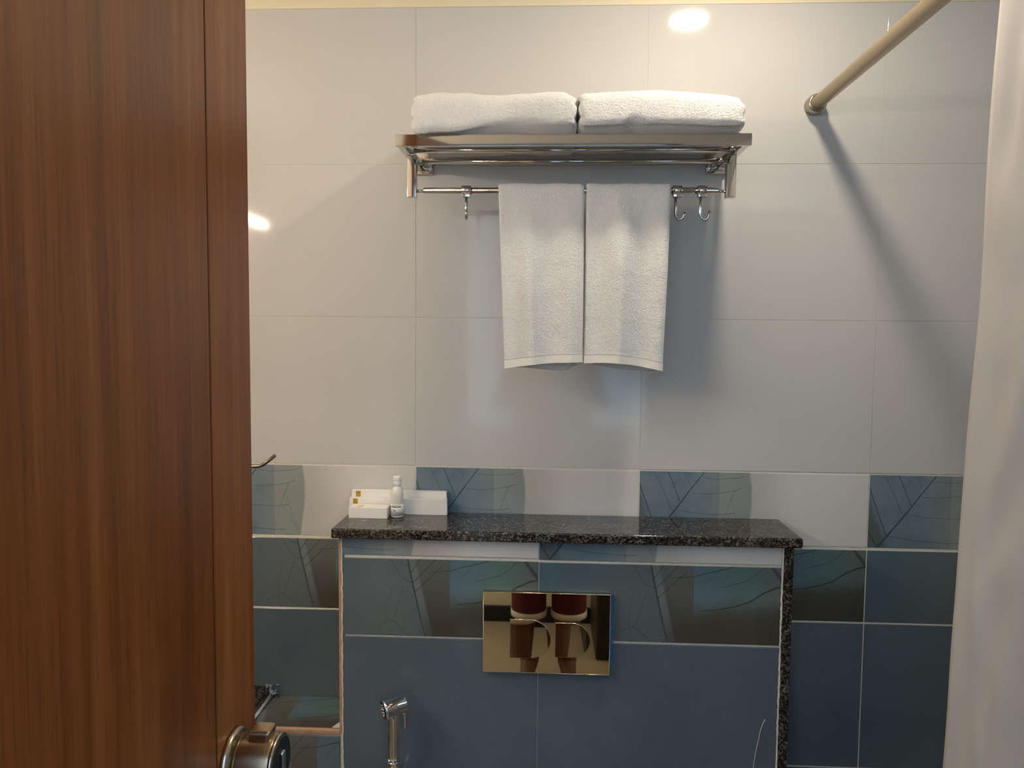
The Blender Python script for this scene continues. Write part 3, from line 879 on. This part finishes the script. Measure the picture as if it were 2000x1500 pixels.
# ================================================================== metal holder arm poking out past the door
hk = thing('paper_holder', 'dark steel holder arm with upturned tip beside the wooden door', 'paper holder', (-.42, -.05, .0))
MB().box((-.445, -.0095, -.008), (-.395, -.0016, .042)).build('mount_plate', M_STEEL, hk, bevel=.003, seg=2)
MB().tube([(-.42, -.008, .017), (-.42, -.085, .013), (-.416, -.096, .0115), (-.40, -.100, .0110), (-.295, -.100, .0115), (-.282, -.100, .0125), (-.2735, -.100, .0165), (-.2515, -.100, .0335)], [.006, .006, .005, .0036, .0034, .0034, .0034, .0034], 12).build('arm', metal('dark_steel', (.20, .17, .14), .25), hk)

# ================================================================== lamps
dl = thing('ceiling_downlight', 'round recessed ceiling downlight above the towel rack', 'ceiling light', (.596, -.392, ZC-.006))
dd = MB()
n = 40
dd.add([(.596+.041*math.cos(6.28318*k/n), -.392+.041*math.sin(6.28318*k/n), ZC-.003) for k in range(n)], [list(range(n))])
dd.build('diffuser', M_LAMPA, dl)
rg = MB()
for r, z in ((.041, ZC-.0035), (.047, ZC-.0055), (.052, ZC-.0005)):
    rg.v += [(.596+r*math.cos(6.28318*k/n), -.392+r*math.sin(6.28318*k/n), z) for k in range(n)]
for i in range(2):
    for k in range(n):
        rg.f.append((i*n+k, i*n+(k+1) % n, (i+1)*n+(k+1) % n, (i+1)*n+k)); rg.sm.append(True)
rg.build('trim_ring', M_WPLAST, dl)
vl = thing('vanity_light', 'long bar light on the side wall over the granite counter', 'wall light', (XL, -1.0, .66))
MB().tube([(-.80, -.46, .672), (-.80, -1.30, .672)], .016, 20).build('light_tube', M_LAMPB, vl)
MB().box((XL+.0005, -1.31, .650), (-.826, -.45, .694)).build('back_plate', M_WPLAST, vl, bevel=.003, seg=2)
for y in (-.46, -1.30):
    MB().box((-.827, y-.012, .655), (-.782, y+.012, .689)).build('end_bracket', M_STEEL, vl, bevel=.003, seg=2)

# ================================================================== the photographer, seen in the flush plate
PXc, PY = .285, -1.96
def person():
    root = thing('person', 'person in maroon cropped trousers with white hems standing in the doorway', 'person', (PXc, PY, ZF))
    F = ZF
    V = []; E = []; Rr = []
    def add(p, r, par=None):
        V.append(p); Rr.append(r)
        if par is not None: E.append((par, len(V)-1))
        return len(V)-1
    pel = add((PXc, PY, F+.93), (.15, .105))
    bel = add((PXc, PY, F+1.08), (.145, .10), pel)
    che = add((PXc, PY-.005, F+1.27), (.16, .11), bel)
    shc = add((PXc, PY-.01, F+1.41), (.10, .075), che)
    nck = add((PXc, PY, F+1.49), (.052, .055), shc)
    hd0 = add((PXc, PY+.015, F+1.57), (.068, .082), nck)
    hd1 = add((PXc, PY+.012, F+1.65), (.075, .092), hd0)
    add((PXc, PY+.005, F+1.72), (.055, .066), hd1)
    for s in (-1, 1):
        hip = add((PXc+s*.085, PY, F+.86), (.088, .09), pel)
        th_ = add((PXc+s*.088, PY+.01, F+.68), (.074, .078), hip)
        kne = add((PXc+s*.085, PY+.02, F+.48), (.054, .058), th_)
        cal = add((PXc+s*.085, PY-.005, F+.34), (.070, .070), kne)
        shn = add((PXc+s*.083, PY-.005, F+.18), (.056, .056), cal)
        ank = add((PXc+s*.083, PY-.01, F+.075), (.042, .044), shn)
        ft = add((PXc+s*.095, PY+.07, F+.040), (.038, .030), ank)
        add((PXc+s*.105, PY+.15, F+.026), (.040, .020), ft)
        sh = add((PXc+s*.165, PY-.005, F+1.39), (.055, .055), shc)
        el = add((PXc+s*.235, PY+.10, F+1.18), (.040, .040), sh)
        wr_ = add((PXc+s*.085-.012, PY+.38, F+1.40), (.026, .024), el)
        pm = add((PXc+s*.070-.017, PY+.435, F+1.45), (.030, .016), wr_)
        for k in range(4):
            a = add((PXc+s*(.060-.006*k)-.018, PY+.462, F+1.482-.016*k), (.0085, .0085), pm)
            b = add((PXc+s*(.050-.004*k)-.02, PY+.482, F+1.498-.016*k), (.0082, .0082), a)
            add((PXc+s*(.044-.003*k)-.02, PY+.496, F+1.500-.016*k), (.0075, .0075), b)
        a = add((PXc+s*.052-.018, PY+.445, F+1.435), (.0095, .0095), pm)
        add((PXc+s*.034-.02, PY+.462, F+1.455), (.0085, .0085), a)
    me = bpy.data.meshes.new('body')
    org = wloc(root)
    me.from_pydata([(p[0]-org.x, p[1]-org.y, p[2]+Z0-org.z) for p in V], E, [])
    o = newobj('body', me, root)
    me.materials.append(plain('brown_skin', (.17, .075, .035), .5))
    sk = o.modifiers.new('skin', 'SKIN')
    for i, sv in enumerate(me.skin_vertices[0].data):
        sv.radius = Rr[i]; sv.use_root = (i == 0)
    ss = o.modifiers.new('sub', 'SUBSURF'); ss.levels = 2; ss.render_levels = 2
    mar = plain('maroon_cotton', (.13, .012, .016), .85)
    def loft(name, rings, mat, par):
        nn = 28; vs = []; fs = []
        for (cx, cy, cz, rx, ry) in rings:
            vs += [(cx+rx*math.cos(6.28318*k/nn), cy+ry*math.sin(6.28318*k/nn), cz) for k in range(nn)]
        for i in range(len(rings)-1):
            for k in range(nn): fs.append((i*nn+k, i*nn+(k+1) % nn, (i+1)*nn+(k+1) % nn, (i+1)*nn+k))
        q = MB().add(vs, fs, True).build(name, mat, par); q.modifiers.new('t', 'SOLIDIFY').thickness = .003
        return q
    tro = loft('trousers', [(PXc, PY, F+1.02, .165, .125), (PXc, PY, F+.92, .185, .13), (PXc, PY, F+.84, .188, .125)], mar, root)
    for s in (-1, 1):
        x = PXc+s*.088
        lg = loft('trouser_leg', [(x, PY, F+.88, .096, .12), (x, PY+.01, F+.68, .088, .10), (x, PY+.012, F+.48, .078, .086), (x, PY+.005, F+.33, .076, .082)], mar, tro)
        loft('hem', [(x, PY+.005, F+.332, .0785, .0845), (x, PY+.005, F+.305, .079, .085)], plain('white_cotton', (.72, .68, .62), .85), tro)
    loft('shirt', [(PXc, PY, F+.93, .19, .135), (PXc, PY, F+1.08, .178, .13), (PXc, PY, F+1.27, .195, .135), (PXc, PY-.008, F+1.40, .15, .10), (PXc, PY, F+1.46, .068, .068)], plain('beige_shirt', (.42, .36, .28), .85), root)
    hair = []
    loft('hair', [(PXc, PY-.012, F+1.60, .080, .088), (PXc, PY-.006, F+1.68, .082, .096), (PXc, PY-.004, F+1.73, .066, .078), (PXc, PY-.004, F+1.755, .03, .034)], M_DARK, root)
    for s in (-1, 1):
        MB().tube([(PXc+s*.028, PY+.098, F+1.63), (PXc+s*.028, PY+.103, F+1.63)], [.010, .006], 12).build('eye', M_WPLAST, root)
        MB().tube([(PXc+s*.076, PY+.0, F+1.60), (PXc+s*.080, PY-.005, F+1.625), (PXc+s*.078, PY-.008, F+1.645)], [.007, .010, .006], 10).build('ear', o.data.materials[0], root)
    MB().tube([(PXc, PY+.098, F+1.625), (PXc, PY+.116, F+1.597), (PXc, PY+.098, F+1.59)], [.008, .012, .007], 10).build('nose', o.data.materials[0], root)
    MB().tube([(PXc-.022, PY+.088, F+1.560), (PXc, PY+.098, F+1.562), (PXc+.022, PY+.088, F+1.560)], [.003, .006, .003], 8).build('mouth', plain('lips', (.22, .07, .06), .5), root)
    return root
person()

# dark wardrobe in the room outside, its edge shows in the flush plate
wd = thing('wardrobe', 'dark wooden wardrobe in the room beyond the doorway', 'wardrobe', (.75, -2.4, ZF))
MB().box((.51, -2.62, ZF), (1.15, -2.17, ZF+.9)).build('carcass', M_WOODDARK, wd, bevel=.004, seg=1)
for x0, x1, hx in ((.515, .828, .80), (.832, 1.145, .86)):
    d_ = MB().box((x0, -2.1695, ZF+.06), (x1, -2.150, ZF+.89)).build('door', M_WOODDARK, wd, bevel=.002, seg=1)
    MB().tube([(hx, -2.149, ZF+.45), (hx, -2.125, ZF+.45), (hx, -2.125, ZF+.57), (hx, -2.149, ZF+.57)], .005, 8).build('handle', M_STEEL, d_)
